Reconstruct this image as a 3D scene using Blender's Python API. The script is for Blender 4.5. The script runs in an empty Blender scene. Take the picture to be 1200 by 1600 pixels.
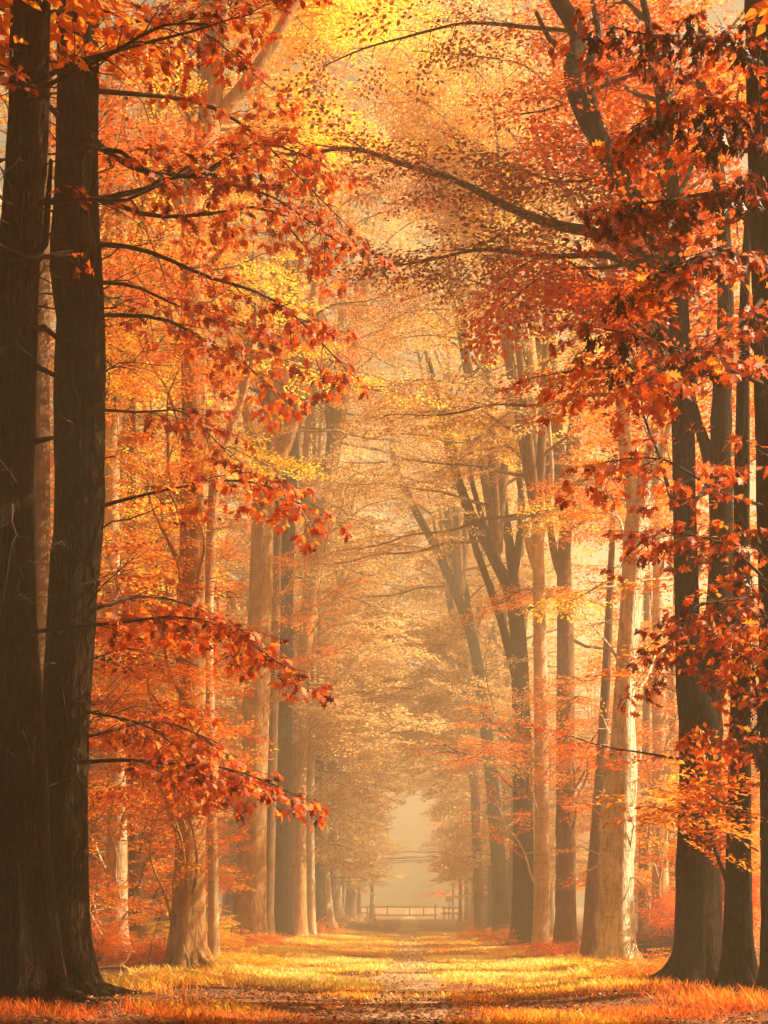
import bpy, math, random
import numpy as np
from mathutils import Vector

# ------------------------------------------------------------------ camera, world, sun, exposure
S = bpy.context.scene
COL = S.collection
F, VX, HY, CH = 2400.0, 640.0, 1410.0, 1.5      # focal length in photo px, vanishing point, eye height
cam = bpy.data.cameras.new('camera')
co = bpy.data.objects.new('camera', cam); COL.objects.link(co)
co.location = (0, 0, CH); co.rotation_euler = (math.radians(90), 0, 0)
cam.sensor_fit = 'AUTO'; cam.sensor_width = 36; cam.lens = 36 * F / 1600
cam.shift_x = -(VX - 600) / 1600; cam.shift_y = (HY - 800) / 1600
cam.clip_start = 0.1; cam.clip_end = 2000
S.camera = co

SUN_AZ, SUN_EL = 84.0, 44.0                     # degrees right of the lane's direction, above the horizon
w = bpy.data.worlds.new('World'); S.world = w; w.use_nodes = True
nt = w.node_tree; nt.nodes.clear()
sky = nt.nodes.new('ShaderNodeTexSky'); sky.sky_type = 'NISHITA'; sky.sun_disc = False
sky.sun_elevation = math.radians(SUN_EL); sky.sun_rotation = math.radians(SUN_AZ)
sky.dust_density = 5; sky.air_density = 1.0; sky.ozone_density = 0.3
tint = nt.nodes.new('ShaderNodeMix'); tint.data_type = 'RGBA'; tint.blend_type = 'MULTIPLY'
tint.inputs['Factor'].default_value = 1.0; tint.inputs['B'].default_value = (1.0, 0.66, 0.30, 1)
bg = nt.nodes.new('ShaderNodeBackground'); bg.inputs['Strength'].default_value = 0.05
wo = nt.nodes.new('ShaderNodeOutputWorld')
nt.links.new(sky.outputs['Color'], tint.inputs['A']); nt.links.new(tint.outputs['Result'], bg.inputs['Color'])
nt.links.new(bg.outputs['Background'], wo.inputs['Surface'])

sd = bpy.data.lights.new('sun', 'SUN'); sd.energy = 5.0; sd.angle = math.radians(0.5); sd.color = (1.0, 0.80, 0.50)
so = bpy.data.objects.new('sun', sd); COL.objects.link(so)
SD = Vector((math.sin(math.radians(SUN_AZ)) * math.cos(math.radians(SUN_EL)),
             math.cos(math.radians(SUN_AZ)) * math.cos(math.radians(SUN_EL)), math.sin(math.radians(SUN_EL))))
so.rotation_euler = SD.to_track_quat('Z', 'Y').to_euler(); so.location = (30, 30, 60)
SDN = np.array(SD)

S.view_settings.view_transform = 'Standard'; S.view_settings.look = 'None'
S.view_settings.gamma = 1; S.view_settings.use_curve_mapping = False
S.view_settings.exposure = 1.86
S.render.engine = 'CYCLES'
cy = S.cycles
cy.max_bounces = 6; cy.diffuse_bounces = 3; cy.glossy_bounces = 1; cy.transmission_bounces = 4
cy.volume_bounces = 2; cy.transparent_max_bounces = 4
cy.caustics_reflective = False; cy.caustics_refractive = False
cy.use_denoising = True; cy.sample_clamp_indirect = 6

HAZE_DENSITY = 0.0057

# ------------------------------------------------------------------ helpers
def P(px, py, d):
    return np.array([(px - VX) * d / F, d, CH - (py - HY) * d / F])

def ghash(x, y):
    return (math.sin(x * 0.9 + 1.3) * math.cos(y * 0.37 + x * .2) * 0.05 + math.sin(x * 2.3 + y * 1.1) * 0.02
            + math.sin(y * 0.11) * 0.03)

def ground_z(x, y):
    v = 0.10 * (1 - math.exp(-max(0, abs(x) - 1.0) ** 2 / 8.0))       # the verges stand a little above the lane
    return v + ghash(x, y) * min(1.0, 0.35 + abs(x) / 6)

class MB:
    def __init__(s): s.V = []; s.L = []; s.T = []; s.A = []; s.n = 0
    def add(s, V, polys, a=0.5):
        V = np.asarray(V, float).reshape(-1, 3); polys = np.asarray(polys, np.int32)
        s.V.append(V); s.L.append((polys + s.n).ravel())
        s.T.append(np.full(len(polys), polys.shape[1], np.int32))
        s.A.append(np.broadcast_to(np.asarray(a, float), (len(V),)).copy()); s.n += len(V)
    def mesh(s, name, mat, org=None, smooth=False):
        V = np.concatenate(s.V); L = np.concatenate(s.L); T = np.concatenate(s.T); A = np.concatenate(s.A)
        if org is not None: V = V - np.asarray(org)
        me = bpy.data.meshes.new(name)
        me.vertices.add(len(V)); me.vertices.foreach_set('co', V.astype(np.float32).ravel())
        me.loops.add(len(L)); me.loops.foreach_set('vertex_index', L.astype(np.int32))
        me.polygons.add(len(T))
        st = np.zeros(len(T), np.int32); st[1:] = np.cumsum(T)[:-1]
        me.polygons.foreach_set('loop_start', st); me.polygons.foreach_set('loop_total', T)
        at = me.attributes.new('tint', 'FLOAT', 'POINT'); at.data.foreach_set('value', A.astype(np.float32))
        me.update(calc_edges=True)
        if smooth: me.shade_smooth()
        me.materials.append(mat)
        return me
    def build(s, name, mat, parent=None, org=None, smooth=False):
        me = s.mesh(name, mat, org, smooth)
        o = bpy.data.objects.new(name, me); COL.objects.link(o)
        if parent is not None: o.parent = parent
        return o

def tag(o, label=None, cat=None, group=None, kind=None):
    if label: o['label'] = label
    if cat: o['category'] = cat
    if group: o['group'] = group
    if kind: o['kind'] = kind
    return o

def empty(name, loc, rz=0):
    o = bpy.data.objects.new(name, None); COL.objects.link(o); o.location = tuple(loc); o.rotation_euler = (0, 0, rz)
    o.empty_display_size = 0.3
    return o

def catmull(pts, step):
    pts = np.asarray(pts, float)
    if len(pts) < 3:
        n = max(2, int(np.linalg.norm(pts[-1] - pts[0]) / step) + 1)
        return np.array([pts[0] + (pts[-1] - pts[0]) * t for t in np.linspace(0, 1, n)])
    Q = np.vstack([2 * pts[0] - pts[1], pts, 2 * pts[-1] - pts[-2]])
    out = []
    for i in range(1, len(Q) - 2):
        p0, p1, p2, p3 = Q[i - 1], Q[i], Q[i + 1], Q[i + 2]
        n = max(1, int(np.linalg.norm((p2 - p1)[:3]) / step))
        for t in np.arange(n) / n:
            out.append(0.5 * ((2 * p1) + (-p0 + p2) * t + (2 * p0 - 5 * p1 + 4 * p2 - p3) * t * t + (-p0 + 3 * p1 - 3 * p2 + p3) * t ** 3))
    out.append(Q[-2])
    return np.array(out)

def frames(path):
    T = np.gradient(path, axis=0); T /= np.linalg.norm(T, axis=1)[:, None] + 1e-9
    ref = np.array([0, 0, 1.0]) if abs(T[:, 2]).mean() < 0.75 else np.array([1.0, 0, 0])
    U = np.cross(T, ref); U /= np.linalg.norm(U, axis=1)[:, None] + 1e-9
    return T, U, np.cross(T, U)

def tube(mb, path, rad, sides=5, a=0.5, prof=None):
    path = np.asarray(path, float); n = len(path)
    rad = np.broadcast_to(np.asarray(rad, float), (n,))
    T, U, W = frames(path)
    th = np.arange(sides) / sides * 2 * math.pi
    R = rad[:, None] * (np.ones((n, sides)) if prof is None else prof)
    V = path[:, None, :] + R[..., None] * (np.cos(th)[None, :, None] * U[:, None, :] + np.sin(th)[None, :, None] * W[:, None, :])
    i = np.arange(n - 1)[:, None] * sides; j = np.arange(sides)[None, :]; k = (j + 1) % sides
    q = np.stack([i + j, i + k, i + sides + k, i + sides + j], -1).reshape(-1, 4)
    mb.add(V.reshape(-1, 3), q, a)
    c = path[-1][None] + T[-1] * rad[-1] * 0.8
    base = (n - 1) * sides
    tip = np.vstack([V[-1], c])
    mb.add(tip, np.stack([np.arange(sides), (np.arange(sides) + 1) % sides, np.full(sides, sides)], -1), a)

def box(mb, c, s, a=0.5, rz=0):
    x, y, z = [v / 2 for v in s]
    V = np.array([[-x, -y, -z], [x, -y, -z], [x, y, -z], [-x, y, -z], [-x, -y, z], [x, -y, z], [x, y, z], [-x, y, z]])
    cr, sr = math.cos(rz), math.sin(rz)
    V = V @ np.array([[cr, sr, 0], [-sr, cr, 0], [0, 0, 1]]) + np.asarray(c)
    mb.add(V, [[0, 3, 2, 1], [4, 5, 6, 7], [0, 1, 5, 4], [1, 2, 6, 5], [2, 3, 7, 6], [3, 0, 4, 7]], a)

# ------------------------------------------------------------------ materials
def nodes(m):
    m.use_nodes = True; t = m.node_tree; t.nodes.clear(); return t

def ramp(t, stops):
    r = t.nodes.new('ShaderNodeValToRGB'); cr = r.color_ramp
    while len(cr.elements) < len(stops): cr.elements.new(0.5)
    for e, (p, c) in zip(cr.elements, stops): e.position = p; e.color = (*c, 1)
    return r

def leaf_mat(name, cols, trans=0.5, gloss=0.35):
    m = bpy.data.materials.new(name); t = nodes(m); N = t.nodes; L = t.links
    at = N.new('ShaderNodeAttribute'); at.attribute_name = 'tint'
    oi = N.new('ShaderNodeObjectInfo')
    ad = N.new('ShaderNodeMath'); ad.operation = 'MULTIPLY_ADD'; ad.inputs[1].default_value = 0.22; L.new(oi.outputs['Random'], ad.inputs[0])
    sb = N.new('ShaderNodeMath'); sb.operation = 'SUBTRACT'; sb.inputs[1].default_value = 0.11
    L.new(at.outputs['Fac'], ad.inputs[2]); L.new(ad.outputs[0], sb.inputs[0])
    n = len(cols); r = ramp(t, [(i / (n - 1), c) for i, c in enumerate(cols)]); L.new(sb.outputs[0], r.inputs['Fac'])
    pb = N.new('ShaderNodeBsdfPrincipled'); pb.inputs['Roughness'].default_value = 0.5
    pb.inputs['Specular IOR Level'].default_value = gloss
    L.new(r.outputs['Color'], pb.inputs['Base Color'])
    tr = N.new('ShaderNodeBsdfTranslucent'); L.new(r.outputs['Color'], tr.inputs['Color'])
    mx = N.new('ShaderNodeMixShader'); mx.inputs[0].default_value = trans
    L.new(pb.outputs[0], mx.inputs[1]); L.new(tr.outputs[0], mx.inputs[2])
    out = N.new('ShaderNodeOutputMaterial'); L.new(mx.outputs[0], out.inputs['Surface'])
    return m

def bark_mat(name, c0, c1, c2, ridge=0.5, scale=5.0, patch=0.5):
    m = bpy.data.materials.new(name); t = nodes(m); N = t.nodes; L = t.links
    tc = N.new('ShaderNodeTexCoord')
    mp = N.new('ShaderNodeMapping'); mp.inputs['Scale'].default_value = (scale * 3.2, scale * 3.2, scale * 0.9); L.new(tc.outputs['Object'], mp.inputs['Vector'])
    n1 = N.new('ShaderNodeTexNoise'); n1.inputs['Scale'].default_value = 1.0; n1.inputs['Detail'].default_value = 9; n1.inputs['Roughness'].default_value = 0.72
    L.new(mp.outputs[0], n1.inputs['Vector'])
    n2 = N.new('ShaderNodeTexNoise'); n2.inputs['Scale'].default_value = 1.3; n2.inputs['Detail'].default_value = 4; n2.inputs['Distortion'].default_value = 0.6
    L.new(tc.outputs['Object'], n2.inputs['Vector'])
    mp3 = N.new('ShaderNodeMapping'); mp3.inputs['Scale'].default_value = (2.2, 2.2, 14); L.new(tc.outputs['Object'], mp3.inputs['Vector'])
    n3 = N.new('ShaderNodeTexNoise'); n3.inputs['Scale'].default_value = 1.0; n3.inputs['Detail'].default_value = 3; L.new(mp3.outputs[0], n3.inputs['Vector'])
    r = ramp(t, [(0.3, c0), (0.5, c1), (0.72, c2)]); L.new(n1.outputs['Fac'], r.inputs['Fac'])
    r2 = ramp(t, [(0.42, (0, 0, 0)), (0.62, (1, 1, 1))]); L.new(n2.outputs['Fac'], r2.inputs['Fac'])
    mx = N.new('ShaderNodeMix'); mx.data_type = 'RGBA'; mx.blend_type = 'MULTIPLY'
    mf = N.new('ShaderNodeMath'); mf.operation = 'MULTIPLY'; mf.inputs[1].default_value = patch; L.new(r2.outputs['Color'], mf.inputs[0])
    L.new(mf.outputs[0], mx.inputs['Factor']); L.new(r.outputs['Color'], mx.inputs['A']); mx.inputs['B'].default_value = (0.42, 0.44, 0.30, 1)
    r3 = ramp(t, [(0.60, (1, 1, 1)), (0.68, (0.55, 0.5, 0.45))]); L.new(n3.outputs['Fac'], r3.inputs['Fac'])
    m3 = N.new('ShaderNodeMix'); m3.data_type = 'RGBA'; m3.blend_type = 'MULTIPLY'; m3.inputs['Factor'].default_value = 0.7
    L.new(mx.outputs['Result'], m3.inputs['A']); L.new(r3.outputs['Color'], m3.inputs['B'])
    pb = N.new('ShaderNodeBsdfPrincipled'); pb.inputs['Roughness'].default_value = 0.85; pb.inputs['Specular IOR Level'].default_value = 0.08
    L.new(m3.outputs['Result'], pb.inputs['Base Color'])
    vo = N.new('ShaderNodeTexVoronoi'); vo.feature = 'DISTANCE_TO_EDGE'; vo.inputs['Scale'].default_value = 1.0
    mv = N.new('ShaderNodeMapping'); mv.inputs['Scale'].default_value = (scale * 4, scale * 4, scale * 0.8); L.new(tc.outputs['Object'], mv.inputs['Vector'])
    ds = N.new('ShaderNodeVectorMath'); ds.operation = 'MULTIPLY_ADD'; ds.inputs[1].default_value = (.8, .8, .8); L.new(n1.outputs['Color'], ds.inputs[0]); L.new(mv.outputs[0], ds.inputs[2]); L.new(ds.outputs[0], vo.inputs['Vector'])
    cr = ramp(t, [(0.0, (0, 0, 0)), (0.22, (1, 1, 1))]); L.new(vo.outputs['Distance'], cr.inputs['Fac'])
    hm = N.new('ShaderNodeMath'); hm.operation = 'MULTIPLY_ADD'; hm.inputs[1].default_value = ridge * 0.6; L.new(cr.outputs['Color'], hm.inputs[0]); L.new(n1.outputs['Fac'], hm.inputs[2])
    bp = N.new('ShaderNodeBump'); bp.inputs['Strength'].default_value = ridge; bp.inputs['Distance'].default_value = 0.06
    L.new(hm.outputs[0], bp.inputs['Height']); L.new(bp.outputs[0], pb.inputs['Normal'])
    out = N.new('ShaderNodeOutputMaterial'); L.new(pb.outputs[0], out.inputs['Surface'])
    return m

def plain_mat(name, c, rough=0.8, var=0.3, scale=6):
    m = bpy.data.materials.new(name); t = nodes(m); N = t.nodes; L = t.links
    tc = N.new('ShaderNodeTexCoord'); n1 = N.new('ShaderNodeTexNoise'); n1.inputs['Scale'].default_value = scale; n1.inputs['Detail'].default_value = 5
    L.new(tc.outputs['Object'], n1.inputs['Vector'])
    r = ramp(t, [(0.3, tuple(v * (1 - var) for v in c)), (0.7, c)]); L.new(n1.outputs['Fac'], r.inputs['Fac'])
    pb = N.new('ShaderNodeBsdfPrincipled'); pb.inputs['Roughness'].default_value = rough; L.new(r.outputs['Color'], pb.inputs['Base Color'])
    out = N.new('ShaderNodeOutputMaterial'); L.new(pb.outputs[0], out.inputs['Surface'])
    return m

LM = {
    'oak_red': leaf_mat('oak_red_leaf', [(0.07, 0.014, 0.006), (0.66, 0.075, 0.010), (0.95, 0.19, 0.018), (0.96, 0.36, 0.04)], 0.5),
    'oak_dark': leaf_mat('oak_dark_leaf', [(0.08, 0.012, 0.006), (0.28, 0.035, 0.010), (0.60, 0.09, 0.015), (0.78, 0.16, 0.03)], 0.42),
    'orange': leaf_mat('beech_orange_leaf', [(0.70, 0.09, 0.010), (0.90, 0.20, 0.018), (0.88, 0.34, 0.035), (0.90, 0.46, 0.05)], 0.55),
    'yellow': leaf_mat('beech_yellow_leaf', [(0.85, 0.30, 0.03), (0.90, 0.48, 0.04), (0.92, 0.62, 0.06), (0.92, 0.72, 0.12)], 0.55),
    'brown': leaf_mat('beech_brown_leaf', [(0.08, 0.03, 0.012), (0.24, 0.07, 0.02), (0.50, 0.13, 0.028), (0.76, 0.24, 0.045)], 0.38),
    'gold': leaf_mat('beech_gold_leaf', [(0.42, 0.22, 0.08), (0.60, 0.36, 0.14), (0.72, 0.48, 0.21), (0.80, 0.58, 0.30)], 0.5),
    'withered': leaf_mat('withered_leaf', [(0.03, 0.010, 0.006), (0.06, 0.018, 0.009), (0.12, 0.03, 0.012)], 0.12),
}
BM = {
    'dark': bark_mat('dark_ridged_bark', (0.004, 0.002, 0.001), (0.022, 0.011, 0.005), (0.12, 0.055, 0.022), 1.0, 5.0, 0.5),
    'beech': bark_mat('beech_bark', (0.07, 0.038, 0.02), (0.17, 0.095, 0.05), (0.30, 0.17, 0.09), 0.45, 3.0, 0.55),
    'pale': bark_mat('pale_beech_bark', (0.30, 0.20, 0.12), (0.52, 0.38, 0.24), (0.70, 0.56, 0.38), 0.4, 2.5, 0.35),
    'tan': bark_mat('tan_beech_bark', (0.19, 0.09, 0.04), (0.42, 0.23, 0.10), (0.60, 0.37, 0.18), 0.5, 2.5, 0.4),
    'white': bark_mat('white_peeling_bark', (0.22, 0.13, 0.07), (0.74, 0.62, 0.45), (0.92, 0.87, 0.74), 0.8, 3.5, 0.4),
    'twig': plain_mat('twig_bark', (0.035, 0.018, 0.010), 0.9),
}

# ------------------------------------------------------------------ leaves and sprays
BEECH = np.array([[0, 0, 0], [0.45, 0.30, 0.07], [1, 0, -0.08], [0.45, -0.30, 0.07]])
_h = [(0.0, 0.015), (0.22, 0.05), (0.27, 0.24), (0.40, 0.10), (0.50, 0.38), (0.63, 0.12), (0.78, 0.27), (0.84, 0.09)]
OAK = np.array([(x, y, 0.25 * y - 0.22 * x * x) for x, y in _h] + [(1.05, 0, -0.26)] + [(x, -y, 0.25 * y - 0.22 * x * x) for x, y in _h[::-1]])

def rotmats(fwd, up_jit, rng):
    n = len(fwd); f = fwd / (np.linalg.norm(fwd, axis=1)[:, None] + 1e-9)
    z = np.tile([0, 0, 1.0], (n, 1)) + rng.normal(0, up_jit, (n, 3))
    y = np.cross(z, f); y /= np.linalg.norm(y, axis=1)[:, None] + 1e-9
    return np.stack([f, y, np.cross(f, y)], 1)          # rows: local axes

def leaves(base, fwd, size, rng, shape, up_jit):
    R = rotmats(fwd, up_jit, rng)
    return base[:, None, :] + size[:, None, None] * np.einsum('kj,nji->nki', shape, R)

def make_beech_spray(seed, L=0.85, leaf=0.085, step=0.075, wide=0.42):
    rng = np.random.default_rng(seed); B = []; D = []; tw = []
    def row(p, d, l):
        n = max(2, int(l / step)); 
        for i in range(n):
            t = (i + 0.5 + rng.uniform(-.3, .3)) / n; s = 1 if i % 2 else -1
            q = p + d * l * t + np.array([0, 0, -0.10 * l * t * t + rng.normal(0, 0.012)])
            nrm = np.array([-d[1], d[0], 0]); B.append(q); D.append(d * 0.8 + nrm * s * 0.75 + np.array([0, 0, rng.normal(-.12, .18)]))
        B.append(p + d * l); D.append(d)
    row(np.zeros(3), np.array([1.0, 0, 0]), L); tw.append((np.zeros(3), np.array([L, 0, -0.1 * L])))
    k = 0; x = 0.1
    while x < L * 0.9:
        s = 1 if k % 2 else -1; a = rng.uniform(0.6, 1.0) * s; l = wide * (1 - 0.6 * x / L) * rng.uniform(0.7, 1.15)
        d = np.array([math.cos(a), math.sin(a), rng.normal(0, 0.08)]); p = np.array([x, 0, -0.1 * x * x / L])
        row(p, d, l); tw.append((p, p + d * l)); k += 1; x += 0.11
    B = np.array(B); D = np.array(D)
    return leaves(B, D, leaf * rng.uniform(0.7, 1.2, len(B)), rng, BEECH, 0.35), np.clip(rng.normal(0.5, 0.2, len(B)), 0, 1), tw

def make_oak_spray(seed, L=0.55, leaf=0.165):
    rng = np.random.default_rng(seed); B = []; D = []; tw = [(np.zeros(3), np.array([L, 0, 0]))]
    def cluster(p, d, n):
        for i in range(n):
            a = 2 * math.pi * (i + rng.uniform(-.3, .3)) / n
            s = np.array([-d[1], d[0], 0]); u = np.array([0, 0, 1.0])
            v = d * rng.uniform(.3, 1) + s * math.cos(a) * 0.9 + u * (math.sin(a) * 0.35 - 0.35)
            B.append(p + rng.normal(0, 0.012, 3)); D.append(v)
    cluster(np.array([L, 0, 0]), np.array([1.0, 0, 0]), 6)
    for i, x in enumerate(np.arange(0.14, L, 0.12)):
        s = 1 if i % 2 else -1; a = s * rng.uniform(.6, 1.1); d = np.array([math.cos(a), math.sin(a), rng.normal(0, .12)])
        l = rng.uniform(0.08, 0.26); p = np.array([x, 0, 0]); q = p + d * l; tw.append((p, q)); cluster(q, d, int(rng.integers(2, 5)))
    B = np.array(B); D = np.array(D)
    return leaves(B, D, leaf * rng.uniform(0.5, 1.25, len(B)), rng, OAK, 0.7), np.clip(rng.normal(0.48, 0.32, len(B)), 0, 1), tw

def make_withered(seed):
    rng = np.random.default_rng(seed); n = 13
    B = rng.normal(0, 0.035, (n, 3)); D = np.column_stack([rng.normal(0, .28, n), rng.normal(0, .28, n), -np.ones(n)])
    R = rotmats(D, 1.0, rng); sh = OAK * np.array([1, 0.6, 1.6]); sz = rng.uniform(.13, .24, n)
    return B[:, None, :] + sz[:, None, None] * np.einsum('kj,nji->nki', sh, R), rng.uniform(0, 1, n), []

SPR = {'beech': [make_beech_spray(i) for i in range(6)],
       'beechbig': [make_beech_spray(20 + i, 0.95, 0.115, 0.10, 0.5) for i in range(5)],
       'far': [make_beech_spray(40 + i, 1.15, 0.19, 0.19, 0.55) for i in range(5)],
       'oak': [make_oak_spray(60 + i) for i in range(6)],
       'withered': [make_withered(80 + i) for i in range(4)]}

CORR = []   # gaps in the canopy: (point, radius) columns of open air towards the sun
def in_gap(p):
    for c, r in CORR:
        v = p - c; t = v @ SDN
        if t > 0.6 and np.linalg.norm(v - SDN * t) < r: return True
    return False

def put_spray(mbl, mbt, kind, p, d, sc, rng, toff=0.0, twigs=False, roll=0.25):
    V, A, tw = SPR[kind][int(rng.integers(len(SPR[kind])))]
    f = d / (np.linalg.norm(d) + 1e-9)
    z = np.array([0, 0, 1.0]) + rng.normal(0, roll, 3) * np.array([1, 1, 0])
    y = np.cross(z, f); y /= np.linalg.norm(y) + 1e-9
    if rng.random() < .5: y2 = -y
    else: y2 = y
    R = np.stack([f, y2, np.cross(f, y)])
    W = p + sc * (V @ R); n, k, _ = W.shape
    mbl.add(W.reshape(-1, 3), np.arange(n * k).reshape(n, k), np.repeat(np.clip(A + toff, 0, 1), k))
    if twigs:
        for a, b in tw:
            tube(mbt, np.array([p + sc * (a @ R), p + sc * (b @ R)]), [0.006, 0.003], 3)

def bough(mbw, mbl, pts, r0, r1, rng, spray='beech', start=0.25, sec=1.3, sec_step=0.3, step=0.38, ssc=1.0,
          droop=0.15, twigs=False, sides=6, wig=0.05, gaps=True, clear=None, toff=0.0, hang=0.0, withered=None, keep=1.0, roll=.25):
    path = catmull(pts, 0.3); n = len(path)
    ph = rng.uniform(0, 6, 3); s = np.arange(n)
    path = path + wig * np.column_stack([np.sin(s * .9 + ph[0]), np.sin(s * .7 + ph[1]), np.sin(s * .8 + ph[2])]) * np.minimum(1, s / 4)[:, None]
    tube(mbw, path, r0 + (r1 - r0) * (s / max(1, n - 1)) ** 0.8, sides)
    seg = np.linalg.norm(np.diff(path, axis=0), axis=1); arc = np.concatenate([[0], np.cumsum(seg)]); Lt = arc[-1]
    side = 1; x = start * Lt
    while x < Lt:
        i = min(n - 2, int(np.searchsorted(arc, x)) - 1); i = max(0, i)
        t = (x - arc[i]) / (seg[i] + 1e-9); p = path[i] + (path[i + 1] - path[i]) * t
        T = path[i + 1] - path[i]; T /= np.linalg.norm(T) + 1e-9
        if abs(T[2]) > 0.9: Nn = np.array([math.cos(x * 2.4), math.sin(x * 2.4), 0.0])
        else: Nn = np.array([-T[1], T[0], 0]); Nn /= np.linalg.norm(Nn) + 1e-9
        if clear is not None and clear(p): x += sec_step; continue
        a = rng.uniform(0.6, 1.25)
        d = T * math.cos(a) + Nn * side * math.sin(a) + np.array([0, 0, rng.normal(0, 0.12)]); d /= np.linalg.norm(d)
        ln = sec * (1 - 0.5 * x / Lt) * rng.uniform(0.55, 1.15)
        u = np.linspace(0, 1, 5); sp = p + d * (ln * u)[:, None] + np.array([0, 0, -1.0]) * (droop * ln * u * u)[:, None] + rng.normal(0, 0.02, (5, 3)) * u[:, None]
        tube(mbw, sp, np.linspace(max(0.008, r1 * 1.1), 0.004, 5), 3)
        k = max(1, int(ln / step))
        for j in range(k + 1):
            if rng.random() > keep: continue
            uu = 0.15 + 0.85 * (j / k); q = np.array([np.interp(uu, u, sp[:, c]) for c in range(3)])
            b = (rng.uniform(0.3, 0.9) * (1 if j % 2 else -1)) if j < k else 0
            dd = np.array([d[0] * math.cos(b) - d[1] * math.sin(b), d[0] * math.sin(b) + d[1] * math.cos(b), d[2] - 0.12 - hang * rng.uniform(.3, 1)])
            if gaps and in_gap(q + dd * 0.3): continue
            if clear is not None and clear(q): continue
            put_spray(mbl, mbw, spray, q, dd, ssc * rng.uniform(.75, 1.15), rng, toff + rng.normal(0, .08), twigs, roll)
            if withered is not None and rng.random() < withered[1]:
                put_spray(withered[0], mbw, 'withered', q + np.array([0, 0, -.03]), np.array([1.0, 0, 0]), rng.uniform(.8, 1.4), rng)
        side *= -1; x += sec_step * rng.uniform(.7, 1.3)
    if not (clear is not None and clear(path[-1])):
        put_spray(mbl, mbw, spray, path[-1], path[-1] - path[-2], ssc, rng, toff, twigs)

def trunk_mesh(mb, path, rad, seed, sides=20, flare=0.9, rough=0.05, lobes=5):
    rng = np.random.default_rng(seed); path = np.asarray(path); n = len(path)
    th = np.arange(sides) / sides * 2 * math.pi; z = path[:, 2] - path[0, 2]
    prof = np.ones((n, sides))
    for k in (2, 3, 5, 7):
        ph = rng.uniform(0, 6.3); prof += (rough / k * 2.2) * np.cos(k * th[None, :] + ph + 0.12 * z[:, None] + 0.25 * np.sin(z[:, None] * .7 + ph))
    ph = rng.uniform(0, 6.3)
    fl = np.exp(-z / 0.38)[:, None]; fl2 = np.exp(-z / 1.6)[:, None]
    prof = prof * (1 + flare * fl * (0.5 + 0.5 * np.cos(lobes * th[None, :] + ph)) + 0.12 * fl + 0.16 * fl2)
    if rough >= .06 and sides > 30:                       # furrowed bark
        jj = rng.uniform(0, 6.3, 3)
        for q_, kk in enumerate((17, 23, 31)):
            prof += (.024, .020, .016)[q_] * np.cos(kk * th[None, :] + jj[q_] + 1.1 * np.sin(z[:, None] * (.9 + .35 * q_) + jj[q_]))
    prof += 0.035 * rng.normal(0, 1, (n, sides)) * rough / 0.05 * 0.35
    for _ in range(int(z[-1] / 2.5)):                    # knots and old branch scars
        zk, tk, sg = rng.uniform(1, z[-1]), rng.uniform(0, 6.3), rng.uniform(.10, .2)
        dt = np.angle(np.exp(1j * (th - tk)))
        prof += rng.uniform(.08, .2) * np.exp(-((z[:, None] - zk) / sg) ** 2 - (dt[None, :] / .38) ** 2)
    tube(mb, path, rad, sides, prof=prof)

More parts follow.
